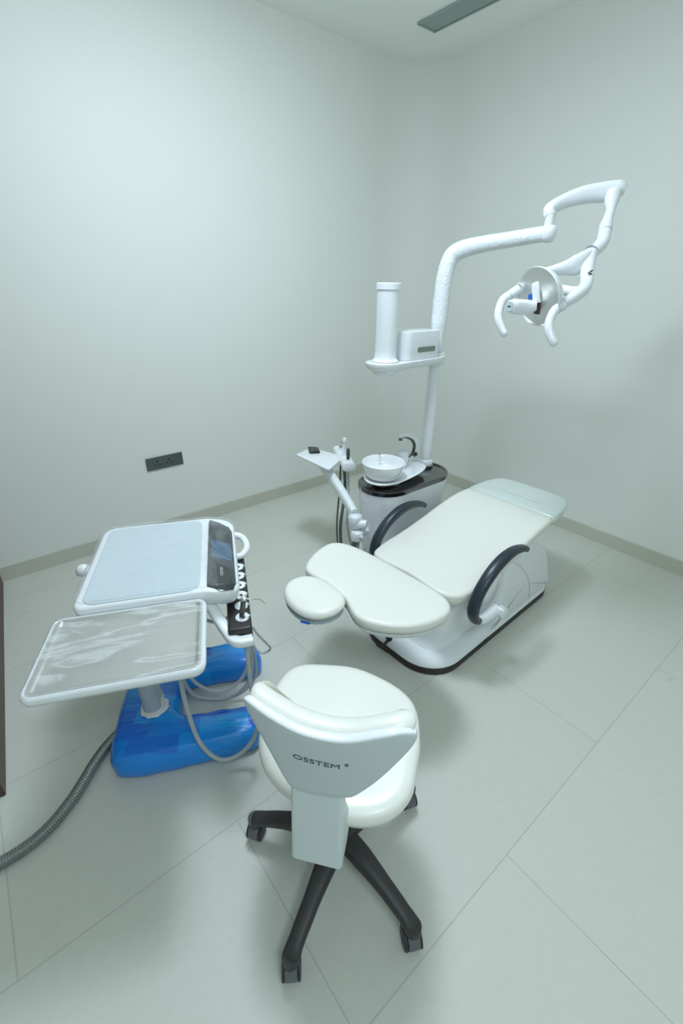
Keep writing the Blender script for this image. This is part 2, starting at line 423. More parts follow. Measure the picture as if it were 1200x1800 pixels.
# pedestal
po = densify(rrect(-.40, -.02, -.17, .17, .08, 8), .02)
def ped(x, y, z):
    t = (z-.07)/.32; k = 1+.12*t; return ((x+.2)*k-.2+.10*t, y*(1+.1*t), z)
MB().loft(po, [(-.012, 1, .070), (-.006, 1, .084), (-.001, 1, .090), (0, 1, .115), (0, 1, .22), (0, 1, .36)], fn=ped).build('pedestal', M['white'], ch, smooth=60)
# foot joystick
j = MB(); j.lathe([(.018, 0), (.018, .012), (.012, .016)], n=20, c=(-.455, .03, .06), mtx=Matrix.Rotation(R(-90), 4, 'Y'))
j.tube([(-.46, .03, .06), (-.53, .01, .062)], .007, n=10); j.tube([(-.525, -.02, .062), (-.53, .04, .062)], .007, n=10)
j.build('foot_joystick', M['black'], ch, bevel=.001)

def zs(x, y=0):   # seat surface height along the chair
    return lin(x, [(-.45, .425), (-.35, .412), (-.2, .420), (-.1, .435), (0, .456), (.1, .482), (.2, .502), (.28, .511), (.36, .513), (.63, .517)])
seat_o = smooth_closed([(-.40, 0), (-.415, -.13), (-.41, -.19), (-.37, -.235), (-.27, -.255), (-.1, -.255), (.1, -.25), (.25, -.247), (.335, -.240), (.356, -.215), (.36, 0), (.356, .215), (.335, .240), (.25, .247), (.1, .25), (-.1, .255), (-.27, .25), (-.37, .23), (-.41, .19), (-.415, .13)], 5)
def cushion(outline, zf, th, name, m, parent, crown=.012, r=.02, centre=None, dish=0, dw=.2, side=0):
    rg = [(r*.9, 1, -th), (r*.35, 1, -th+r*.3), (r*.05, 1, -th+r*.9), (0, 1, -th*.5), (r*.02, 1, -r*.75), (r*.15, 1, -r*.35), (r*.5, 1, -r*.08), (r, 1, 0)]
    N_ = 7
    for i in range(1, N_+1):
        sc = 1-i/(N_+.6); rg.append((r, sc, crown*(1-sc**2.2)))
    fn = lambda x, y, z: (x, y, zf(x, y)+z)
    return MB().loft(outline, rg, fn=fn, centre=centre).build(name, m, parent, smooth=70)
seat_c = cushion(seat_o, zs, .055, 'seat_cushion', M['vinyl'], ch, crown=.004, centre=(-.02, 0))
def piping(outline, centre, zf, dz, parent):
    pts_ = []; cc_ = Vector(centre); n = len(outline)
    for i, p in enumerate(outline):
        t = (outline[(i+1) % n]-outline[i-1]).normalized(); nn = Vector((t.y, -t.x))
        if nn.dot(Vector(p)-cc_) < 0: nn = -nn
        q = Vector(p)-nn*.0035; pts_.append((q.x, q.y, zf(q.x, q.y)-dz))
    pts_.append(pts_[0]); MB().tube(pts_, .0018, n=6, caps=False, up=(0, 0, 1)).build('piping', M['vinyl2'], parent)
piping(seat_o, (-.02, 0), zs, .0105, seat_c)
def zs2(x, y): return zs(x)-.056
MB().loft([p for p in smooth_closed([(-.37, -.17), (-.3, -.22), (0, -.225), (.3, -.215), (.55, -.17), (.58, -.1), (.58, .1), (.55, .17), (.3, .215), (0, .225), (-.3, .22), (-.37, .17)], 5)], [(.05, 1, -.035), (.02, 1, -.03), (0, 1, -.012), (0, 1, 0)], fn=lambda x, y, z: (x, y, zs2(x, y)+z)).build('seat_shell', M['white'], ch, smooth=60)
# leg rest end under its glossy clear foot cover
foot_o = smooth_closed([(.362, -.215), (.385, -.240), (.44, -.238), (.53, -.226), (.595, -.20), (.628, -.14), (.634, 0), (.628, .14), (.595, .20), (.53, .226), (.44, .238), (.385, .240), (.362, .215), (.361, 0)], 5)
fm = cushion(foot_o, lambda x, y: zs(x)+.004, .057, 'foot_cover', M['footmat'], ch, crown=.003, centre=(.5, 0), r=.024)
fm['label'] = 'pale grey green glossy foot cover'
fr = MB()
for k in (-1, 0, 1):
    fr.tube([(.47+k*.03, .13, zs(.5)+.0066), (.475+k*.03, 0, zs(.5)+.0072), (.47+k*.03, -.13, zs(.5)+.0066)], (.002, .0012), n=6)
fr.build('raised_rib', M['footmat'], fm)
# backrest
br_half = [(-.475, 0), (-.478, -.14), (-.50, -.255), (-.555, -.318), (-.64, -.335), (-.73, -.315), (-.80, -.265), (-.845, -.20), (-.85, -.145), (-.83, -.095), (-.81, -.05), (-.805, 0)]
br_o = smooth_closed(br_half + [(-.80, .06), (-.812, .115), (-.815, .165), (-.785, .208), (-.72, .25), (-.64, .283), (-.575, .287), (-.52, .24), (-.485, .13)], 6)
zb = lambda x, y=0: lin(-x, [(.45, .47), (.55, .487), (.70, .508), (.86, .53)])+.02*min(1, (abs(y)/.33)**2)
bk = cushion(br_o, zb, .05, 'backrest', M['vinyl'], ch, crown=.002, centre=(-.64, 0), r=.022)
pp = MB()
o2 = [(p.x, p.y) for p in br_o]; c2 = Vector((-.64, 0))
pl = []
for i, p in enumerate(br_o):
    t = (br_o[(i+1) % len(br_o)]-br_o[i-1]).normalized(); nn = Vector((t.y, -t.x))
    if nn.dot(Vector(p)-c2) < 0: nn = -nn
    q = Vector(p)-nn*.0035; pl.append((q.x, q.y, zb(q.x, q.y)-.0105))
pl.append(pl[0]); pp.tube(pl, .0018, n=6, caps=False, up=(0, 0, 1)); pp.build('piping', M['vinyl2'], bk)
MB().loft(br_o, [(.09, 1, -.088), (.05, 1, -.082), (.018, 1, -.068), (.006, 1, -.052), (.006, 1, -.0505)], fn=lambda x, y, z: (x, y, zb(x, y)+z), centre=(-.64, 0)).build('backrest_shell', M['white'], ch, smooth=60)
# headrest
hd_o = [Vector((-.905+.098*math.cos(t)*(1 if math.cos(t) > 0 else .9), .006+.118*math.copysign(abs(math.sin(t))**.85, math.sin(t)))) for t in [2*PI*i/48 for i in range(48)]]
hz = lambda x, y: .548+.03*(-.905-x)+.012*min(1, (abs(y)/.11)**2)
hr_ = cushion(hd_o, hz, .045, 'headrest', M['vinyl'], ch, crown=.010, r=.026)
MB().loft(hd_o, [(.05, 1, -.068), (.02, 1, -.062), (.006, 1, -.052), (.005, 1, -.0455)], fn=lambda x, y, z: (x, y, hz(x, y)+z)).build('headrest_shell', M['rim'], hr_, smooth=60)
MB().tube([(-.90, .006, .478), (-.84, .006, .465), (-.72, .006, .44)], [(.03, .008)]*3, n=12, exp=4).build('headrest_bar', M['darkmetal'], ch)
g = MB(); g.box((-.985, -.052, .508), (.007, .034, .008), rz=R(30)); g.build('headrest_grip', M['blue'], hr_, bevel=.003)
# armrests
for s_, y in ((-1, -.285), (1, .272)):
    pts = smooth_open([(.03, y, .492), (-.02, y, .517), (-.10, y, .533), (-.18, y, .523), (-.255, y, .487), (-.315, y, .425), (-.335, y, .355), (-.315, y, .30), (-.28, y, .272)], 6)
    n = len(pts); rr = [.021+.0*i for i in range(n)]
    prof_ = []
    for i in range(n):
        t = i/(n-1); e = (.62+.38*min(1, t/.35))*min(1, math.sqrt(max(0, 1-(1-min(1, t/.05))**2))+.25)*(1-.25*max(0, (t-.75)/.25)); w = .021*e
        prof_.append((.0205*e, .024*e))
    ar = MB().tube(pts, prof_, n=16, exp=2.6, up=(0, 1, 0)).build('armrest', M['armpad'], ch, smooth=60)
    # rotate section so the broad face shows outward: handled by half sizes; white hub and arm
    MB().tube([(-.285, y, .272), (-.24, y, .258), (-.15, y, .262)], [(.02, .018), (.024, .024), (.028, .028)], n=16).build('armrest_link', M['white'], ar)
    MB().lathe([(.0, -.002), (.023, 0), (.026, .004), (.026, .028), (.022, .032), (0, .033)], n=28, c=(-.145, y+s_*.014, .262), mtx=Matrix.Rotation(R(-90*s_) if s_ < 0 else R(90), 4, 'X')).build('hub_cap', M['white2'], ar)
# oval cover disc behind the armrest
cv = MB().lathe([(.075, 0), (.075, .004), (.071, .006), (0, .007)], n=40, c=(-.14, -.2415, .335), mtx=Matrix.Rotation(R(90), 4, 'X') @ Matrix.Diagonal((.85, 1.05, 1, 1))).build('pivot_cover', M['white2'], ch)
bkt = MB(); bkt.box((-.17, -.01, .34), (.26, .46, .10)); bkt.build('seat_carriage', M['white'], ch, bevel=.02)

# ------------------------------------------------------------------ cuspidor unit
un = thing('cuspidor_unit', 'white cuspidor cabinet with black rimmed top and tall white pole', 'dental unit', (-1.235, -1.25, 0), 0)
def stadium(L, w, n=20, cx=0, cy=0):
    out = []
    for i in range(n+1):
        a = R(-90+180*i/n); out.append((cx+L-w+w*math.cos(a), cy+w*math.sin(a)))
    for i in range(n+1):
        a = R(90+180*i/n); out.append((cx-L+w+w*math.cos(a), cy+w*math.sin(a)))
    return out
st = densify(stadium(.285, .142), .02)
MB().loft(st, [(.045, 1, 0), (.04, 1, .01), (.034, 1, .15), (.018, 1, .35), (.005, 1, .50), (.002, 1, .553)]).build('cabinet_body', M['white2'], un, smooth=50)
MB().loft(st, [(.004, 1, .5535), (-.001, 1, .556), (-.001, 1, .574), (.003, 1, .578), (.012, 1, .578), (.02, 1, .570), (.06, 1, .5695)]).build('top_rim', M['glossblack'], un, smooth=40)
sau = smooth_closed([(-.27, .0), (-.245, -.07), (-.17, -.105), (-.06, -.098), (.05, -.075), (.125, -.04), (.155, .01), (.145, .065), (.09, .10), (.0, .112), (-.12, .118), (-.22, .085)], 6)
MB().loft(sau, [(.05, 1, .580), (.04, 1, .592), (.012, 1, .601), (.002, 1, .606), (.0, 1, .611), (.004, 1, .614), (.02, 1, .612), (.035, 1, .6115)], ).build('spittoon_tray', M['white2'], un, smooth=50)
MB().lathe([(.05, .56), (.05, .60)], n=24, c=(-.1, 0, 0)).build('tray_neck', M['white2'], un)
bw = MB().lathe([(0, .615), (.065, .615), (.085, .622), (.098, .640), (.104, .665), (.110, .693), (.1105, .697), (.107, .699), (.102, .694), (.098, .668), (.088, .648), (.07, .637), (.0, .632)], n=56, c=(-.165, -.002, 0)).build('spittoon_bowl', M['ceramic'], un, smooth=50)
MB().lathe([(0, .6335), (.012, .6335), (.012, .636), (0, .637)], n=20, c=(-.165, -.002, 0)).build('drain', M['chrome'], bw)
# rinse nozzle on the far rim of the bowl
MB().tube(smooth_open([(-.10, .095, .612), (-.10, .095, .70), (-.112, .085, .722), (-.128, .07, .72), (-.135, .062, .708)], 5), .0045, n=10).build('rinse_nozzle', M['chrome'], un)
# faucet
fc = smooth_open([(.125, .088, .612), (.150, .075, .655), (.158, .07, .70), (.145, .078, .738), (.115, .093, .758), (.085, .108, .762), (.062, .12, .752)], 8)
fa = MB().tube(fc, lerp_list([(.019, .013), (.018, .013), (.017, .013), (.017, .013), (.017, .011), (.019, .010), (.015, .007)], len(fc)), n=16, exp=2.5).build('faucet', M['white2'], un, smooth=60)
fi = [(p.x-.010*math.cos(.5), p.y+.006, p.z-.0075) for p in fc[4:-4]]
MB().tube(fi, lerp_list([(.015, .010), (.014, .011), (.014, .006)], len(fi)), n=14, exp=2.5).build('faucet_inlay', M['glossblack'], fa, smooth=60)
MB().lathe([(.010, 0), (.010, .014)], n=16, c=(.070, .114, .734)).build('faucet_outlet', M['darkmetal'], fa)
MB().lathe([(0, 0), (.012, .002), (.014, .012), (.010, .022), (0, .024)], n=20, c=(.128, .060, .655), mtx=Matrix.Rotation(R(70), 4, 'X')).build('faucet_sensor', M['glossblack'], fa)
# pole
MB().lathe([(.046, .5705), (.046, .578), (.040, .582)], n=36, c=(.215, .045, 0)).build('pole_seal', M['glossblack'], un)
pole = MB().lathe([(.041, .582), (.042, .586), (.042, .604), (.036, .612), (.031, .616), (.031, 1.135)], n=36, c=(.215, .045, 0)).build('pole', M['white2'], un, smooth=40)

# ------------------------------------------------------------------ cup
cp = thing('drinking_cup', 'small white cup standing beside the spittoon bowl', 'cup', (-1.216, -1.205, .615))
MB().lathe([(0, 0), (.027, 0), (.031, .004), (.0375, .090), (.0380, .092), (.0365, .092), (.030, .006), (0, .005)], n=36).build('cup_body', M['ceramic'], cp, smooth=50)

# ------------------------------------------------------------------ accessory shelf, cup dispenser, tissue box on the pole
PX, PY = -1.02, -1.205
sh = thing('accessory_shelf', 'white oblong shelf clamped half way up the white pole', 'shelf', (PX, PY, 1.14))
so = smooth_closed([(.045, 0), (.03, -.04), (-.03, -.062), (-.14, -.070), (-.26, -.078), (-.36, -.085), (-.43, -.055), (-.455, 0), (-.43, .058), (-.36, .085), (-.26, .078), (-.14, .065), (-.03, .055), (.03, .035)], 6)
MB().loft(so, [(.03, 1, 0), (.012, 1, .005), (.002, 1, .018), (0, 1, .03), (0, 1, .036), (.003, 1, .0385), (.008, 1, .0388), (.03, 1, .0388)], centre=(-.2, 0)).build('shelf_plate', M['white2'], sh, smooth=50)
MB().lathe([(.0, -.025), (.045, -.022), (.062, -.008), (.066, .006)], n=32, c=(-.36, 0, 0)).build('shelf_boss', M['white2'], sh)
MB().lathe([(.044, -.008), (.046, 0), (.046, .05), (.043, .055), (.033, .056)], n=32).build('pole_clamp', M['white2'], sh)
cd = thing('cup_dispenser', 'tall white tube shaped cup dispenser on the pole shelf', 'cup dispenser', (PX-.36, PY, 1.1793))
MB().lathe([(.0, 0), (.062, 0), (.064, .004), (.056, .010), (.051, .020), (.050, .05), (.051, .302)], n=44).build('dispenser_tube', M['white2'], cd, smooth=40)
MB().lathe([(.051, .302), (.0545, .3025), (.0545, .326), (.051, .329), (0, .329)], n=44).build('dispenser_lid', M['white'], cd, smooth=40)
tb = thing('tissue_box', 'white box with a dark slot on the pole shelf', 'box', (PX-.165, PY, 1.1793))
bo2 = densify(rrect(-.121, .114, -.058, .058, (.012, .012, .045, .045), 8), .02)
MB().loft(bo2, slab_rings(0, .128, .003, .004), ).build('box_body', M['white2'], tb, smooth=40)
MB().loft(densify(rrect(-.040, .085, -.012, .012, .009, 6), .01), [(0, 1, 0), (0, 1, .002)], fn=lambda x, y, z: (x, -.0575-z, .045+y)).build('slot', M['window'], tb)

# ------------------------------------------------------------------ lamp on its arms
lp = thing('dental_lamp', 'white overhead dental lamp on a long jointed arm', 'lamp', (PX, PY, 1.2))
def rel(pts, o): return [Vector(p)-Vector(o) for p in pts]
LO = (PX, PY, 1.2)
up_ = smooth_open(rel([(-1.02, -1.205, 1.197), (-1.02, -1.205, 1.35), (-1.018, -1.206, 1.50), (-1.008, -1.213, 1.585), (-.992, -1.228, 1.628), (-.975, -1.270, 1.650), (-.960, -1.356, 1.665), (-.960, -1.50, 1.676), (-.975, -1.640, 1.684), (-.978, -1.675, 1.685)], LO), 7)
rads = lerp_list([.031, .040, .040, .039, .040, .038, .034, .031, .029, .028], len(up_))
MB().tube(up_, rads, n=24).build('main_arm', M['wrapw'], lp, smooth=70)
MB().lathe([(.0, -.03), (.018, -.026), (.029, -.012), (.030, .008), (.027, .024), (.020, .030)], n=28, c=rel([(-.978, -1.678, 1.682)], LO)[0]).build('elbow_joint', M['white2'], lp, smooth=60)
MB().lathe([(.019, 0), (.018, .045)], n=24, c=rel([(-.977, -1.672, 1.705)], LO)[0]).build('elbow_post', M['white2'], lp)
sa = smooth_open(rel([(-.976, -1.670, 1.742), (-.966, -1.658, 1.766), (-.914, -1.679, 1.795), (-.857, -1.723, 1.817), (-.805, -1.774, 1.826), (-.775, -1.815, 1.832), (-.762, -1.834, 1.828)], LO), 6)
MB().tube(sa, lerp_list([(.021, .02), (.024, .024), (.022, .026), (.024, .031), (.027, .035), (.026, .032), (.018, .018)], len(sa)), n=20, exp=2.4, up=(0, 0, 1)).build('spring_arm', M['white2'], lp, smooth=60)
lw = smooth_open(rel([(-.792, -1.806, 1.818), (-.807, -1.815, 1.790), (-.822, -1.825, 1.765), (-.845, -1.834, 1.735), (-.863, -1.840, 1.705), (-.904, -1.861, 1.655), (-.928, -1.860, 1.632), (-.966, -1.858, 1.610)], LO), 5)
MB().tube(lw, lerp_list([.032, .026, .017, .018, .024, .024, .024, .022], len(lw)), n=20).build('drop_arm', M['white2'], lp, smooth=60)
MB().tube(rel([(-.877, -1.8475, 1.688), (-.8775, -1.848, 1.687)], LO), .0249, n=20).build('arm_seam', M['rim'], lp)
# yoke: webbed plate and loop tubes
yo = MB()
yk = smooth_open(rel([(-.966, -1.857, 1.618), (-.980, -1.862, 1.594), (-1.004, -1.874, 1.564), (-1.030, -1.890, 1.538), (-1.054, -1.907, 1.514), (-1.085, -1.917, 1.493), (-1.125, -1.918, 1.474), (-1.17, -1.916, 1.456), (-1.205, -1.911, 1.443)], LO), 5)
yo.tube(yk, lerp_list([.0225, .024, .025, .024, .0225, .023, .022, .0195, .017], len(yk)), n=20)
y2 = smooth_open(rel([(-.972, -1.857, 1.612), (-1.000, -1.852, 1.588), (-1.032, -1.839, 1.570), (-1.067, -1.815, 1.560), (-1.098, -1.788, 1.553), (-1.135, -1.760, 1.540)], LO), 5)
yo.tube(y2, lerp_list([(.020, .022), (.020, .034), (.019, .036), (.018, .024), (.017, .016), (.017, .017)], len(y2)), n=20, up=(0, 0, 1))
y4 = smooth_open(rel([(-1.116, -1.912, 1.483), (-1.126, -1.890, 1.484), (-1.130, -1.855, 1.489), (-1.15, -1.80, 1.492)], LO), 5)
yo.tube(y4, lerp_list([.019, .017, .017, .018], len(y4)), n=18)
yoke = yo.build('yoke', M['white2'], lp, smooth=60)
nk = rel([(-.9655, -1.857, 1.6195), (-.9645, -1.857, 1.6205)], LO)
MB().tube(nk, .0238, n=20).build('neck_seam', M['rim'], lp)
mk = MB()
for dz in (0, .010):
    c = rel([(-1.055-dz*.2, -1.912, 1.548-dz)], LO)[0]
    mk.box(c, (.017, .004, .004), rz=0, mtx=Matrix.Rotation(R(-42), 4, 'Z') @ Matrix.Rotation(R(-38), 4, 'Y'))
mk.build('yoke_mark', M['black'], yoke)
# head disc
nv = Vector((-.93, .24, -.28)).normalized()
hc = rel([(-1.219, -1.822, 1.465)], LO)[0]
HS = .93
zq = nv.to_track_quat('Z', 'Y').to_matrix().to_4x4() @ Matrix.Scale(HS, 4)
hd = MB().lathe([(.0, -.062), (.04, -.060), (.072, -.05), (.095, -.028), (.106, -.008), (.110, .004), (.109, .008), (.104, .006), (.103, .0)], n=64, c=hc, mtx=zq).build('lamp_head', M['white'], lp, smooth=60)
hd_r = MB().lathe([(.103, .001), (.098, -.010), (.083, -.024), (.055, -.037), (.0, -.044)], n=64, c=hc, mtx=zq)
rf = hd_r.build('reflector', mat('lamp_reflector', (.78, .79, .76), .30, metal=1, bump=.6, bscale=60), hd, smooth=60)
# bulb carrier strip and dark bulb shield across the reflector
def onhead(u, v, w): return hc + zq.to_3x3() @ Vector((u, v, w))
upv = zq.to_3x3().inverted() @ Vector((0, 0, 1)); upv.z = 0; upv.normalize()
sdv = Vector((-upv.y, upv.x, 0))
def hp(s_, t, w):   # s: sideways (image right), t: up on the disc
    q = sdv*s_+upv*t; return onhead(q.x, q.y, w)
sg = 1 if ((zq.to_3x3() @ sdv).dot(Vector((.781, -.624, 0))) > 0) else -1
cb = MB(); c1 = [hp(sg*-.02, .068, -.012), hp(sg*-.013, .045, .000), hp(sg*-.005, .01, .006), hp(sg*-.0, -.02, .006)]
cb.tube(smooth_open(c1, 5), (.018, .004), n=12, exp=4, up=nv); cb.build('bulb_carrier', M['white'], hd, smooth=50)
MB().tube([hp(sg*-.026, .075, -.02), hp(sg*-.018, .058, -.006)], (.011, .004), n=10, exp=4, up=nv).build('carrier_clip', M['black'], hd)
MB().tube([hp(sg*-.036, .01, .004), hp(sg*-.034, -.008, .006)], (.008, .006), n=10, exp=4, up=nv).build('blue_connector', M['blue'], hd)
MB().tube([hp(sg*-.002, -.018, .003), hp(sg*-.008, -.062, .0)], (.013, .008), n=12, exp=3, up=nv).build('bulb_shield', M['brown'], hd)
MB().tube([hp(sg*.030, -.020, -.024), hp(sg*.012, -.092, -.005)], (.017, .002), n=12, exp=4, up=nv).build('glass_guard', M['white'], hd)
gm = MB()
for (s1, t1) in ((.026, -.035), (.04, -.028)): gm.tube([hp(sg*(s1-.006), t1, -.020), hp(sg*(s1+.006), t1+.002, -.018)], .002, n=6)
gm.build('guard_clip', M['black'], hd)
# sensor housing in front
sp_ = [hp(sg*-.0, -.030, .012), hp(sg*-.022, -.026, .045), hp(sg*-.035, -.012, .085), hp(sg*-.040, -.006, .105)]
sn = MB().tube(smooth_open(sp_, 4), lerp_list([(.018, .016), (.026, .026), (.030, .026), (.028, .021)], 13), n=18, exp=3, up=(0, 0, 1)).build('sensor_housing', M['white'], lp, smooth=60)
ep = Vector(sp_[-1]); ed = (Vector(sp_[-1])-Vector(sp_[-2])).normalized()
MB().tube([ep, ep+ed*.0025], (.024, .016), n=18, exp=4, up=(0, 0, 1)).build('sensor_window', M['rim'], sn)
MB().tube([ep+ed*.0025, ep+ed*.0032], (.012, .0025), n=12, exp=4, up=(0, 0, 1)).build('sensor_slot', M['black'], sn)
# handles
for pts in ([(-1.21, -1.918, 1.44), (-1.236, -1.906, 1.425), (-1.259, -1.906, 1.398), (-1.273, -1.914, 1.369), (-1.275, -1.933, 1.337), (-1.27, -1.952, 1.312)],
            [(-1.215, -1.735, 1.490), (-1.247, -1.714, 1.464), (-1.266, -1.707, 1.450), (-1.287, -1.712, 1.420), (-1.299, -1.724, 1.387), (-1.298, -1.744, 1.355), (-1.294, -1.764, 1.330)]):
    hp_ = smooth_open(rel(pts, LO), 6)
    rr_ = lerp_list([.0175, .017, .0155, .0155, .0145, .013], len(hp_)); rr_[-1] = .006; rr_[-2] = .011
    hh = MB().tube(hp_, rr_, n=16).build('handle', M['white2'], lp, smooth=60)
    q = hp_[18]; dq = (hp_[19]-hp_[17]).normalized()
    MB().tube([hp_[5]-(hp_[6]-hp_[5]).normalized()*.001, hp_[5]+(hp_[6]-hp_[5]).normalized()*.001], .0182, n=16).build('grip_seam', M['rim'], hh)
yl = smooth_open(rel([(-1.14, -1.76, 1.505), (-1.18, -1.738, 1.507), (-1.215, -1.735, 1.492)], LO), 5)
MB().tube(yl, .018, n=16).build('yoke_branch', M['white2'], lp, smooth=60)

# ------------------------------------------------------------------ assistant tray arm
aa = thing('assistant_tray', 'small white assistant instrument tray on a plastic wrapped arm', 'instrument tray', (-1.53, -1.25, .36))
AO = (-1.53, -1.25, .36)
arm = smooth_open(rel([(-1.568, -1.225, .445), (-1.545, -1.14, .475), (-1.52, -1.02, .52), (-1.50, -.90, .565), (-1.49, -.85, .578)], AO), 5)
MB().tube(arm, lerp_list([(.021, .026), (.023, .028), (.025, .028), (.026, .024)], len(arm)), n=16, exp=3).build('swing_arm', M['wrapw'], aa, smooth=60)
jn = MB(); jn.lathe([(.03, -.05), (.036, -.045), (.036, .01), (.03, .02), (0, .024)], n=24, c=rel([(-1.575, -1.245, .425)], AO)[0])
jn.tube(rel([(-1.575, -1.26, .40), (-1.545, -1.30, .40)], AO), .024, n=16)
jn.build('pivot_joint', M['wrapw'], aa, smooth=60)
jn = MB(); jn.lathe([(.03, 0), (.033, .005), (.033, .045), (.027, .052), (0, .053)], n=24, c=rel([(-1.585, -1.275, .315)], AO)[0])
jn.tube(rel([(-1.585, -1.275, .34), (-1.50, -1.25, .33)], AO), .022, n=16)
jn.tube(rel([(-1.585, -1.275, .345), (-1.59, -1.325, .35)], AO), [.012, .008], n=12)
jn.build('wall_joint', M['wrapw'], aa, smooth=60)
TZ = .606
tp = densify([(-1.575, -.705), (-1.568, -.99), (-1.555, -1.005), (-1.385, -.905), (-1.375, -.895), (-1.43, -.66), (-1.445, -.655)], .03)
tp = [(x-AO[0], y-AO[1]) for x, y in tp]
MB().loft(tp, slab_rings(TZ-AO[2], TZ-AO[2]+.012, .003, .003)).build('tray_plate', M['white'], aa, smooth=40)
ha = Vector((-1.475, -1.035, TZ-.004)); hb = Vector((-1.325, -.74, TZ-.004))
hdv = (hb-ha).normalized(); off = Vector((hdv.y, -hdv.x, 0))*.03
MB().tube(rel([ha+off+hdv*.03, ha+off+hdv*.032, hb+off-hdv*.002, hb+off], AO), [(.033, .022), (.037, .026), (.037, .026), (.033, .022)], n=24, exp=2.8, up=(0, 0, 1)).build('handpiece_bar', M['white'], aa, smooth=50)
kp = MB().box((0, 0, 0), (.085, .062, .014)).build('keypad', M['black'], aa, bevel=.005, loc=rel([(-1.462, -.725, TZ+.021)], AO)[0], rot=(R(6), 0, R(63)))
kk = MB()
for i in range(3):
    for k in range(2): kk.box((-.026+.026*i, -.013+.026*k, .0078), (.015, .013, .002))
kk.build('keypad_button', M['wheel'], kp, bevel=.0005)
sock = []
for i, t in enumerate((.20, .50, .80)):
    p = ha+off+hdv*(.33*t); sock.append(p)
    MB().lathe([(.013, 0), (.013, .010), (.009, .012)], n=20, c=rel([p+Vector((0, 0, .0225))], AO)[0]).build('holder_ring', M['white2'], aa)
# handpieces and their hoses
def hang(p, name, lab, body, m, hose_pts, hr, hm):
    t = thing(name, lab, 'handpiece', p)
    MB().lathe(body, n=20).build('handle', m, t, smooth=50)
    return t
zt = TZ+.0305
h1 = hang((sock[0].x, sock[0].y, zt), 'suction_handpiece', 'grey metal handpiece nearest the bowl in the assistant tray', [(.0, 0), (.009, 0), (.010, .02), (.010, .045), (.008, .055), (.007, .062), (0, .064)], M['darkmetal'], 0, 0, 0)
h2 = hang((sock[1].x, sock[1].y, zt), 'saliva_ejector', 'tallest white handpiece in the middle of the assistant tray', [(.0, 0), (.008, 0), (.008, .02), (.006, .03), (.006, .068), (.011, .070), (.011, .088), (.008, .092), (0, .093)], M['white2'], 0, 0, 0)
h3 = hang((sock[2].x, sock[2].y, zt), 'air_water_syringe', 'short chrome handpiece beside the keypad of the assistant tray', [(.0, 0), (.010, 0), (.011, .006), (.007, .012), (.007, .026), (.009, .030), (.006, .040), (0, .042)], M['chrome'], 0, 0, 0)
def hose(name, lab, pts, r, m, parent, org=(0, 0, 0), n=10, sm=8):
    P = smooth_open(pts, sm); o = Vector(org)
    b = MB().tube([q-o for q in P], r, n=n).build(name, m, parent, smooth=70)
    b['label'] = lab; return b
zb_ = TZ-.032
hose('suction_hose', 'pale hose hanging nearest the cuspidor under the assistant tray', [(sock[0].x, sock[0].y, zb_), (sock[0].x+.002, sock[0].y-.005, .45), (-1.475, -1.06, .28), (-1.50, -1.14, .16), (-1.53, -1.21, .17), (-1.56, -1.265, .312)], .0065, M['hose'], aa, AO)
hose('saliva_hose', 'thick dark hose hanging in the middle under the assistant tray', [(sock[1].x, sock[1].y, zb_), (sock[1].x-.002, sock[1].y-.012, .40), (-1.46, -.98, .22), (-1.50, -1.05, .10), (-1.54, -1.17, .12), (-1.58, -1.268, .31)], .009, M['hose_dark'], aa, AO)
hose('syringe_hose', 'thin dark hose hanging furthest left under the assistant tray', [(sock[2].x, sock[2].y, zb_), (sock[2].x-.03, sock[2].y-.03, .40), (-1.44, -.92, .20), (-1.50, -1.02, .065), (-1.56, -1.15, .09), (-1.60, -1.268, .31)], .0055, M['hose_dark'], aa, AO)

# ------------------------------------------------------------------ instrument cart
ct = thing('instrument_cart', 'white dental instrument cart wrapped in clear film on a blue wrapped base', 'cart', (-2.725, -1.476, 0), R(-24))
bu = [(-.145, -.10), (-.125, -.165), (-.075, -.198), (0, -.203), (.15, -.202), (.31, -.198), (.36, -.175), (.372, -.125), (.355, -.07), (.31, -.048), (.2, -.042), (.12, -.035), (.085, -.005), (.08, .05), (.085, .11), (.12, .14), (.2, .142), (.33, .138), (.385, .155), (.402, .21), (.385, .27), (.33, .292), (.2, .30), (.05, .30), (-.06, .285), (-.11, .24), (-.13, .17), (-.14, .05)]
bs = smooth_closed(bu, 5)
def bumpy(x, y, z):
    k = .0022*(math.sin(x*70+y*33)+math.sin(y*95-x*21+z*60)*.6); return (x+k, y+k*.6, max(.0008, z+(k if z > .02 else 0)))
# the U plan is not star shaped: build it as a lofted shell with triangulated caps
def loft_capped(outline, rings, fn=None):
    import bmesh
    b = MB().loft(outline, rings, fn=fn, close_bottom=False, close_top=False)
    n = len(outline); k = len(rings)
    b.f.append(tuple(range(n))[::-1]); b.f.append(tuple((k-1)*n+j for j in range(n)))
    return b
base = loft_capped(bs, [(.02, 1, .002), (.006, 1, .008), (0, 1, .022), (.0, 1, .045), (.004, 1, .066), (.011, 1, .083), (.021, 1, .095), (.034, 1, .101)], fn=bumpy).build('base', M['bluewrap'], ct, smooth=60)
base['label'] = 'bright blue film wrapped U shaped base'
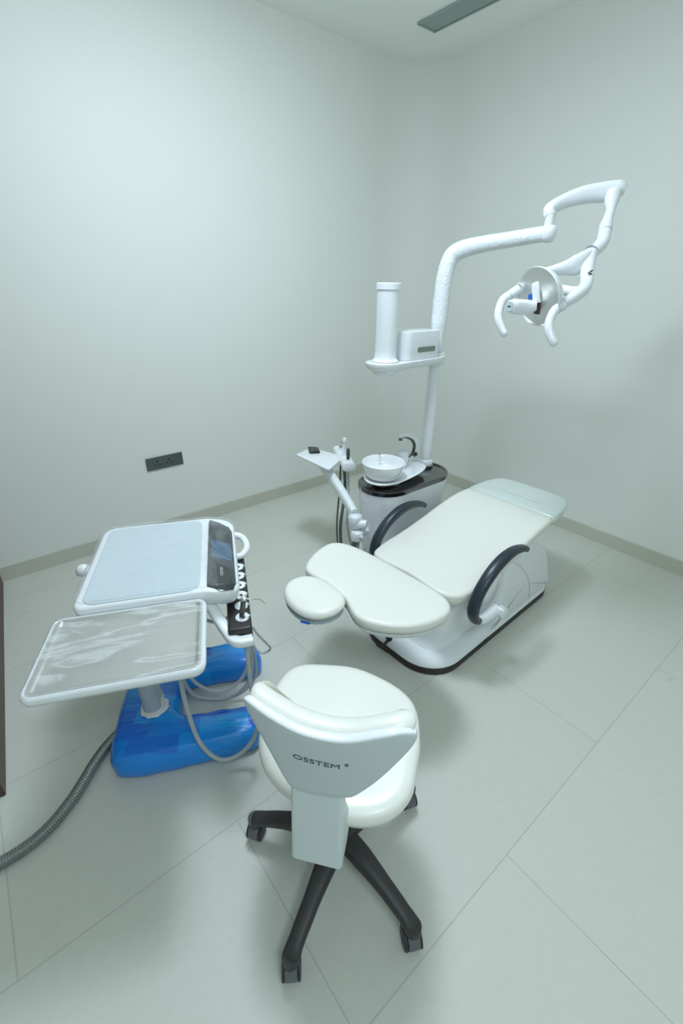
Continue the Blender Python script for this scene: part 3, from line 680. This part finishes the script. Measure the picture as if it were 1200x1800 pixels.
# column with torn paper collar
MB().tube([(-.005, .005, .101), (-.005, .005, .64)], .036, n=36).build('column', mat('column_paint', (.52, .57, .60), .35), ct, smooth=40)
rnd = random.Random(7); pc = MB(); pn = 26; vs = []
for j in range(pn):
    a = 2*PI*j/pn; q = .045+.010*rnd.random()+(.02 if 5 < j < 10 else 0); h_ = .112+.012*rnd.random()+(.05 if j in (0, 1, 2, 24, 25) else 0)
    vs += [(-.005+.037*math.cos(a), .005+.037*math.sin(a), h_), (-.005+.038*math.cos(a), .005+.038*math.sin(a), .105), (-.005+q*math.cos(a), .005+q*math.sin(a), .1028)]
fs = []
for j in range(pn):
    a = j*3; c = ((j+1) % pn)*3; fs += [(a, c, c+1, a+1), (a+1, c+1, c+2, a+2)]
po_ = pc.add(vs, fs).build('paper_collar', M['paper'], ct, smooth=40); sm_ = po_.modifiers.new('s', 'SOLIDIFY'); sm_.thickness = .0015; sm_.offset = 1
# table body
tt = densify(rrect(-.105, .352, -.150, .322, (.05, .055, .05, .03), 8), .02)
def tilt(x, y, z): return (x, y, z-(max(0, x-.258)*.22))
MB().loft(tt, [(.07, 1, .618), (.035, 1, .625), (.012, 1, .645), (.002, 1, .672), (0, 1, .688), (.002, 1, .695), (.006, 1, .6985), (.012, 1, .70)], fn=tilt, centre=(.12, .09)).build('table_body', M['white'], ct, smooth=50)
mo = densify(rrect(-.080, .238, -.140, .300, .035, 8), .02)
MB().loft(mo, [(0, 1, .6995), (0, 1, .7022), (.003, 1, .7035), (.008, 1, .7025), (.012, 1, .7018)], centre=(.08, .08)).build('silicone_mat', M['silicone'], ct, smooth=50)
go = densify([(.250, -.140), (.305, -.165), (.335, -.155), (.345, -.12), (.345, .22), (.335, .26), (.30, .285), (.262, .300), (.252, .295)], .02)
gs = MB().loft(densify([(.258, -.128), (.30, -.150), (.333, -.140), (.342, -.11), (.342, .215), (.333, .25), (.30, .282), (.266, .300), (.262, .28)], .015), [(0, 1, .6992), (0, 1, .7015), (.002, 1, .7024)], fn=tilt, centre=(.302, .07)).build('control_glass', M['screen'], ct, smooth=40)
MB().loft(densify([(.270, .035), (.335, .015), (.335, .125), (.272, .150)], .02), [(0, 1, .7026), (0, 1, .7029)], fn=tilt).build('display', M['display'], gs)
m_ = Matrix.Translation(tilt(.302, -.05, .7036)) @ Matrix.Rotation(R(12.4), 4, 'Y') @ Matrix.Rotation(R(90), 4, 'Z')
text('OSSTEM', 'lettering', .013, M['lettering_l'], gs, m_, extrude=.0002)
fl = densify(rrect(-.108, .350, -.13, .326, .045, 8), .02)
def crink(x, y, z): return tilt(x, y, z+.0012*(math.sin(x*60+y*40)+math.sin(y*90-x*25)))
MB().loft(fl, [(0, 1, .690), (-.002, 1, .701), (.006, 1, .706)]+[(.01, 1-i/10, .7065) for i in range(1, 10)], fn=crink, centre=(.12, .09), close_bottom=False).build('film_sheet', M['clear2'], ct, smooth=180)
# front tray
TR = [(-.128, -.155), (.225, -.150), (.250, -.175), (.258, -.37), (.248, -.405), (.215, -.425), (-.11, -.440), (-.142, -.432), (-.152, -.405), (-.142, -.18)]
tro = densify(rrect(-.15, .255, -.435, -.150, .032, 8), .02)
MB().loft(tro, [(.055, 1, .640), (.02, 1, .645), (.004, 1, .655), (0, 1, .668), (.002, 1, .677), (.008, 1, .681), (.014, 1, .677), (.0145, 1, .672), (.05, 1, .6715)], centre=(.05, -.29)).build('tray_frame', M['white'], ct, smooth=50)
tr_i = MB().loft(tro, [(.0125, 1, .679), (.0135, 1, .6815), (.018, 1, .681), (.022, 1, .6745), (.03, 1, .673)]+[(.03, 1-i/5, .673) for i in range(1, 5)], centre=(.05, -.29), close_bottom=False).build('steel_tray', M['steel'], ct, smooth=50)
tr_i['label'] = 'shallow shiny steel tray insert'
gx, gy = 46, 34; vs = []
nz = lambda x, y: .0028*math.sin(9*x+26*y+3*math.sin(7*x))+.0022*math.sin(40*y-14*x+2*math.sin(17*x+9*y))+.0014*math.sin(80*y+25*x)
from mathutils import noise as mn
for i in range(gx+1):
    for k in range(gy+1):
        x = -.144+.393*i/gx; y = -.429+.273*k/gy; e = min(i, gx-i)/4; e2 = min(k, gy-k)/4; w = min(1, min(e, e2))
        q = mn.noise(Vector((x*7, y*30, 0)))*.006+mn.noise(Vector((x*25+3, y*40, 2)))*.003
        cx = max(0, 1-e); cy = max(0, 1-e2)
        z = .6835+w*(-.002+q+.003)
        if i in (0, gx) or k in (0, gy): z = .681
        # follow the rounded corners of the tray
        ccx = min(max(x, -.144+.026), .249-.026); ccy = min(max(y, -.429+.026), -.156-.026)
        dx_, dy_ = x-ccx, y-ccy; L__ = max(abs(dx_), abs(dy_)); H__ = math.hypot(dx_, dy_)
        if abs(dx_) > 1e-6 and abs(dy_) > 1e-6: x, y = ccx+dx_*L__/H__, ccy+dy_*L__/H__
        vs.append((x, y, z))
fs = [(i*(gy+1)+k, (i+1)*(gy+1)+k, (i+1)*(gy+1)+k+1, i*(gy+1)+k+1) for i in range(gx) for k in range(gy)]
MB().add(vs, fs).build('tray_film', M['clear'], ct, smooth=180)
# side brake knob and rear handle
kb = MB(); kb.tube([(-.09, .17, .625), (-.145, .172, .625)], .013, n=14); kb.lathe([(0, -.022), (.016, -.019), (.022, -.006), (.022, .006), (.016, .019), (0, .022)], n=24, c=(-.160, .172, .625), mtx=Matrix.Rotation(R(90), 4, 'Y'))
kb.build('brake_knob', M['white'], ct, smooth=60)
hh = smooth_open([(.335, .25, .655), (.375, .235, .645), (.39, .19, .630), (.372, .16, .615), (.345, .155, .61)], 6)
MB().tube(hh, .0125, n=16).build('side_handle', M['white'], ct, smooth=60)
# handpiece holder
hb_ = MB().loft(densify(rrect(.305, .375, -.225, .165, .008, 4), .03), slab_rings(.560, .602, .005, .006)).build('holder_bar', M['black'], ct, smooth=40)
for k in range(6):
    y = -.175+.055*k
    sk = MB().lathe([(.021, 0), (.021, .003), (.018, .0045), (.006, .004), (0, .004)], n=26, c=(.350, y, .6015)).build('holder_socket', M['white'], hb_, smooth=50)
    MB().lathe([(.0055, .0), (.0055, .0024)], n=16, c=(.352, y-.004, .604)).build('socket_hole', M['darkmetal'], sk)
    MB().tube([(.366, y-.010, .606), (.374, y, .6055), (.366, y+.010, .606)], (.0015, .003), n=8).build('retaining_hook', M['chrome'], sk)
MB().tube(smooth_open([(.20, -.06, .640), (.245, -.10, .632), (.295, -.185, .580), (.325, -.236, .568), (.372, -.238, .566)], 5), [(.017, .014)]*21, n=16, exp=3.5, up=(0, 0, 1)).build('holder_arm', M['white'], ct, smooth=60)

# syringe in the nearest socket
CA = R(-24)
def cw(x, y, z): return Vector((-2.725+x*math.cos(CA)-y*math.sin(CA), -1.476+x*math.sin(CA)+y*math.cos(CA), z))
sy = thing('dental_syringe', 'grey air water syringe with thin bent tip standing in the cart holder', 'syringe', cw(.348, -.176, .6075), CA)
MB().tube([(0, 0, 0), (.004, .002, .02), (.010, .006, .050)], [.0075, .0085, .008], n=16).build('handle', M['darkmetal'], sy)
MB().lathe([(0, -.009), (.008, -.007), (.010, 0), (.009, .007), (0, .010)], n=18, c=(.012, .007, .058)).build('valve_head', M['chrome'], sy)
MB().tube([(.018, .006, .058), (.060, .002, .050), (.074, -.006, .036)], [.0022, .0015, .0012], n=8).build('tip', M['chrome'], sy)

# hoses of the cart
hs = [
 ('instrument_hose', 'longest light grey hose looping in front of the near blue base arm', [(.355, -.20, .556), (.352, -.215, .46), (.352, -.222, .36), (.362, -.228, .22), (.335, -.232, .115), (.275, -.235, .058), (.215, -.238, .072), (.168, -.232, .17), (.150, -.22, .33), (.145, -.20, .46), (.12, -.12, .60), (.08, -.05, .635)], .0072, M['hose']),
 ('instrument_hose', 'grey hose sagging between the two blue base arms, uppermost loop', [(.345, -.10, .556), (.350, -.085, .45), (.352, -.06, .32), (.315, -.05, .215), (.245, -.05, .178), (.18, -.05, .215), (.137, -.05, .31), (.11, -.03, .48), (.08, 0, .635)], .0062, M['hose']),
 ('instrument_hose', 'grey hose sagging between the blue base arms, middle loop', [(.345, -.03, .556), (.350, -.02, .42), (.362, .0, .24), (.335, .01, .125), (.26, .012, .068), (.18, .015, .080), (.125, .015, .13), (.10, .02, .26), (.09, .03, .45), (.08, .05, .635)], .0062, M['hose']),
 ('instrument_hose', 'grey hose lying lowest between the blue base arms', [(.345, .02, .556), (.352, .025, .40), (.375, .035, .22), (.36, .045, .10), (.29, .05, .032), (.19, .055, .028), (.125, .06, .075), (.10, .06, .18), (.09, .06, .40), (.09, .08, .635)], .0062, M['hose']),
 ('instrument_hose', 'short blue grey hose slung behind the white holder arm', [(.345, .09, .556), (.335, .05, .50), (.30, .0, .47), (.25, -.05, .50), (.20, -.06, .56), (.16, -.04, .635)], .0055, M['hose']),
 ('syringe_cord', 'thin grey cord curving outward from the syringe holder end', [(.377, -.196, .575), (.389, -.190, .54), (.410, -.175, .49), (.425, -.165, .452), (.415, -.155, .428), (.393, -.150, .425), (.372, -.14, .46), (.362, -.13, .553)], .0036, M['hose']),
]
for nm, lb, pts, r_, m in hs: hose(nm, lb, pts, r_, m, ct)

# flexible metal conduit on the floor
cpts = smooth_open([(-2.825, -1.412, .022), (-2.860, -1.428, .020), (-2.898, -1.450, .020), (-2.932, -1.476, .020), (-2.966, -1.508, .020), (-3.00, -1.545, .020), (-3.05, -1.592, .020), (-3.12, -1.637, .020), (-3.20, -1.655, .020), (-3.30, -1.645, .020), (-3.45, -1.60, .020), (-3.60, -1.58, .020)], 30)
# resample finely and ridge the radius
acc = [0]
for a, b in zip(cpts, cpts[1:]): acc.append(acc[-1]+(b-a).length)
rd = [.0182+.0013*math.sin(2*PI*s_/.0062) for s_ in acc]
fine = []; fr_ = []
tot = acc[-1]; nst = int(tot/.0012); j_ = 0
for i in range(nst+1):
    s_ = tot*i/nst
    while j_ < len(acc)-2 and acc[j_+1] < s_: j_ += 1
    t = (s_-acc[j_])/max(1e-9, acc[j_+1]-acc[j_]); fine.append(cpts[j_].lerp(cpts[j_+1], min(1, max(0, t)))); fr_.append(.0178+.0015*math.sin(2*PI*s_/.0066))
o0 = fine[0].copy()
cond = MB().tube([p-o0 for p in fine], fr_, n=18).build('metal_conduit', mat('galvanised_conduit', (.30, .33, .32), .32, metal=.9), None, smooth=180, loc=o0)
tag(cond, 'ribbed flexible metal conduit lying on the floor behind the blue base', 'conduit')

# ------------------------------------------------------------------ operator stool
stl = thing('operator_stool', 'cream dentist stool with grey white backrest and five dark castered legs', 'stool', (-2.45, -2.25, 0), R(39.3-90))
# star base; local +y is the forward direction
rot0 = R(39.3-90)
BO = Vector((-.0183, .006, 0))
TIPS = [(206.7, .277), (274.5, .267), (355, .262), (60, .262), (129.5, .258)]
hub = MB().lathe([(.030, .085), (.045, .088), (.047, .12), (.040, .145), (.032, .155)], n=32, c=BO).build('base_hub', M['stool_leg'], stl)
MB().lathe([(.026, .13), (.026, .29)], n=28, c=BO).build('gas_column_sleeve', M['stool_leg'], stl)
MB().lathe([(.014, .28), (.014, .43)], n=20, c=BO).build('gas_column', M['chrome'], stl)
spin = {0: R(15), 1: R(-10), 2: R(35), 3: R(60), 4: R(-25)}
for k in range(5):
    a = R(TIPS[k][0])-rot0
    d = Vector((math.cos(a), math.sin(a), 0)); RR = TIPS[k][1]
    pts = smooth_open([BO+d*q_+Vector((0, 0, z_)) for q_, z_ in ((.03, .118), (.09, .121), (.165, .112), (RR-.032, .094), (RR-.005, .082), (RR+.009, .070))], 5)
    sz = lerp_list([(.030, .024), (.028, .024), (.022, .019), (.020, .016), (.022, .015), (.014, .010)], len(pts))
    lg = MB().tube(pts, sz, n=20, exp=2.8, up=(0, 0, 1)); 
    lg.lathe([(.017, .055), (.021, .064), (.021, .088)], n=20, c=BO+d*RR)
    lgo = lg.build('leg', M['stool_leg'], stl, smooth=60)
    ax = Matrix.Rotation(R([-35, -28, -20, -50, -55][k])-rot0-R(90), 4, 'Z')
    cast = MB()
    # hood between twin wheels
    cc = BO+d*RR
    hoodm = ax @ Matrix.Rotation(R(90), 4, 'X')
    hood = MB()
    cast_o = None
    wy = .014
    wl = MB().lathe([(0, -.008), (.010, -.009), (.024, -.008), (.0275, -.004), (.0275, .007), (.0265, .010), (.0, .010)], n=32)
    ctr = cc+Vector((0, 0, .0275))
    hv = MB().lathe([(0, -.0150), (.0275, -.0150), (.0288, -.012), (.0288, .012), (.0275, .0150), (0, .0150)], n=32, c=ctr+Vector((0, 0, .0045)), mtx=hoodm)
    hv.lathe([(.012, .045), (.014, .068)], n=16, c=cc)
    ho = hv.build('caster', M['wheel'], lgo, smooth=40)
    for sg_ in (-1, 1):
        off_ = (ax.to_3x3() @ Vector((0, 1, 0)))*sg_*.0192
        MB().lathe([(0, -.0035), (.024, -.0035), (.0268, -.0025), (.0275, 0), (.0268, .0025), (.024, .0035), (0, .0035)], n=32, c=ctr+off_, mtx=hoodm).build('wheel', M['stool_leg'], ho, smooth=40)
# seat
so_ = [(-.235, .229), (-.181, .277), (-.062, .293), (.06, .262), (.148, .19), (.172, .08), (.168, .0), (.160, -.07), (.125, -.125), (.066, -.158), (0, -.165), (-.070, -.155), (-.14, -.128), (-.195, -.085), (-.232, -.02), (-.248, .06), (-.252, .143)]
so_ = smooth_closed([(x+.012-.012*max(0, (x-.05)/.12), y-.018+.026*max(0, (.06-y)/.2)) for x, y in so_], 5)
def sz_(x, y):
    fwd = (y-.04)/.22
    return .497+.012*max(0, (abs(x+.035)/.2))**2-.012*max(0, fwd)**2+.008*math.exp(-((x+.03)/.07)**2)*max(0, fwd)
cushion(so_, sz_, .060, 'seat', M['vinyl'], stl, crown=-.004, r=.030, centre=(-.028, .04))
MB().loft(so_, [(.07, 1, -.080), (.035, 1, -.077), (.018, 1, -.068), (.016, 1, -.0605)], fn=lambda x, y, z: (x, y, .497+z), centre=(-.028, .04)).build('seat_pan', M['white'], stl, smooth=60)
MB().loft(densify(rrect(-.10, .05, -.10, .13, .03, 6), .03), slab_rings(.385, .418, .01, .004)).build('tilt_mechanism', M['stool_leg'], stl)
# back support bracket: L shaped
pro = densify([(-.214, .417), (-.205, .408), (-.150, .412), (-.128, .424), (-.112, .440), (-.130, .50), (-.160, .58), (-.168, .672), (-.197, .672)], .012)
MB().loft(pro, sweep_side(pro, -.0515, .0515, .009, 4), fn=lambda y, z, x: (-.024+x*(1+.07*(.65-z)/.25), y, z), centre=(-.175, .50)).build('back_bracket', M['bracket'], stl, smooth=40)
MB().box((.0290, -.172, .452), (.003, .026, .020)).build('bracket_slot', M['rim'], stl, bevel=.001)
# backrest shell: curved plate
F0 = -.210
def fcv(s_, z=0): return F0+1.3*(s_+.005)**2
ol = [(-.156, .842), (-.147, .838), (-.097, .827), (-.04, .817), (.027, .818), (.089, .835), (.118, .840), (.143, .838), (.150, .826), (.145, .808), (.132, .783), (.094, .724), (.056, .677), (.038, .665), (.01, .662), (-.037, .656), (-.064, .655), (-.080, .664), (-.119, .747), (-.148, .799), (-.160, .832)]
ol = smooth_closed(ol, 5)
MB().loft(ol, [(.004, k_/9, .0) for k_ in range(1, 9)]+[(.004, 1, .0), (.001, 1, .001), (0, 1, .004), (0, 1, .012), (.003, 1, .014)], fn=lambda x, y, z: (x, fcv(x)+z, y-.006), centre=(-.005, .76)).build('backrest_shell', M['shell'], stl, smooth=50)
# white lip along the upper edge
lipp = [(-.160, .836), (-.147, .8395), (-.097, .8285), (-.04, .8185), (.027, .8195), (.089, .8365), (.118, .8415), (.146, .834)]
lipo = smooth_open([(x, fcv(x)+.0085, z-.006) for x, z in lipp], 6)
MB().tube(lipo, lerp_list([(.005, .003), (.009, .004), (.0095, .004), (.0095, .004), (.009, .004), (.005, .003)], len(lipo)), n=12, exp=3, up=(0, 0, 1)).build('upper_lip', M['white'], stl, smooth=60)
# padded cushion
pd = [(-.160, .828), (-.150, .838), (-.128, .836), (-.097, .829), (-.04, .819), (.027, .820), (.089, .836), (.118, .841), (.138, .838), (.147, .822), (.13, .775), (.09, .715), (.03, .675), (-.05, .675), (-.10, .725), (-.145, .80)]
pd = smooth_closed(pd, 5)
MB().loft(pd, [(.016, 1, .0145), (.008, 1, .017), (.002, 1, .024), (0, 1, .034), (.001, 1, .045), (.006, 1, .056), (.015, 1, .064), (.028, 1, .068)]+[(.028, 1-i/5, .068) for i in range(1, 5)], fn=lambda x, y, z: (x, fcv(x)+z, y-.007), centre=(-.005, .76)).build('backrest_pad', M['vinyl'], stl, smooth=80)
# lettering on the shell (reads from behind: local -y side)
bm_ = Matrix.Translation((-.019, 0, .748)) @ Matrix.Rotation(R(90), 4, 'X') @ Matrix.Diagonal((1.20, .80, 1, 1))
wf = lambda v: Vector((v.x, fcv(v.x)+v.y-.0003, v.z))
text('OSSTEM', 'lettering', .0205, M['lettering'], stl, bm_, extrude=.0004, warp=wf)
text('\u00ae', 'registered_mark', .010, M['lettering'], stl, Matrix.Translation((.036, 0, .7555)) @ Matrix.Rotation(R(90), 4, 'X'), extrude=.0003, warp=wf)

# ------------------------------------------------------------------ camera
cam = bpy.data.cameras.new('camera'); co = bpy.data.objects.new('camera', cam); COL.objects.link(co); SC.camera = co
yaw, pitch, roll = .8928, -.4738, .0089
fwd = Vector((math.cos(yaw)*math.cos(pitch), math.sin(yaw)*math.cos(pitch), math.sin(pitch)))
r0 = Vector((math.sin(yaw), -math.cos(yaw), 0)); u0 = r0.cross(fwd)
rr = r0*math.cos(roll)+u0*math.sin(roll); uu = -r0*math.sin(roll)+u0*math.cos(roll)
mx = Matrix((rr, uu, -fwd)).transposed().to_4x4(); mx.translation = Vector((-2.903, -2.780, 1.5)); co.matrix_world = mx
cam.sensor_fit = 'VERTICAL'; cam.sensor_height = 36; cam.lens = 780.52/1800*36; cam.clip_start = .02; cam.clip_end = 50

# ------------------------------------------------------------------ light
def area(name, loc, size, power, col, size_y=None, rot=(0, 0, 0)):
    l = bpy.data.lights.new(name, 'AREA'); l.energy = power; l.color = col; l.size = size
    if size_y: l.shape = 'RECTANGLE'; l.size_y = size_y
    o = bpy.data.objects.new(name, l); COL.objects.link(o); o.location = loc; o.rotation_euler = rot
    return o
LC = (.75, .87, 1.0)
area('ceiling_panel_light', (-1.95, -1.46, H-.05), .45, 19, LC)
area('ceiling_panel_light', (-2.9, -3.5, H-.05), .6, 12, LC)
def fill_point(loc, power, r):  # unseen point fill, added under the panels to brighten ceiling and walls
    l = bpy.data.lights.new('added_fill_light', 'POINT'); l.energy = power; l.color = LC; l.shadow_soft_size = r
    o = bpy.data.objects.new('added_fill_light', l); COL.objects.link(o); o.location = loc
fill_point((-1.95, -1.46, H-.26), 15, .10)
fill_point((-2.9, -3.5, H-.30), 11, .10)
w = bpy.data.worlds.new('world'); SC.world = w; w.use_nodes = True
w.node_tree.nodes['Background'].inputs['Color'].default_value = (.6, .75, .78, 1); w.node_tree.nodes['Background'].inputs['Strength'].default_value = .3
SC.view_settings.view_transform = 'Standard'; SC.view_settings.look = 'None'; SC.view_settings.gamma = 1
SC.view_settings.exposure = .39; SC.view_settings.use_curve_mapping = False
SC.cycles.use_denoising = True
SC.cycles.max_bounces = 10; SC.cycles.diffuse_bounces = 6; SC.cycles.transparent_max_bounces = 16
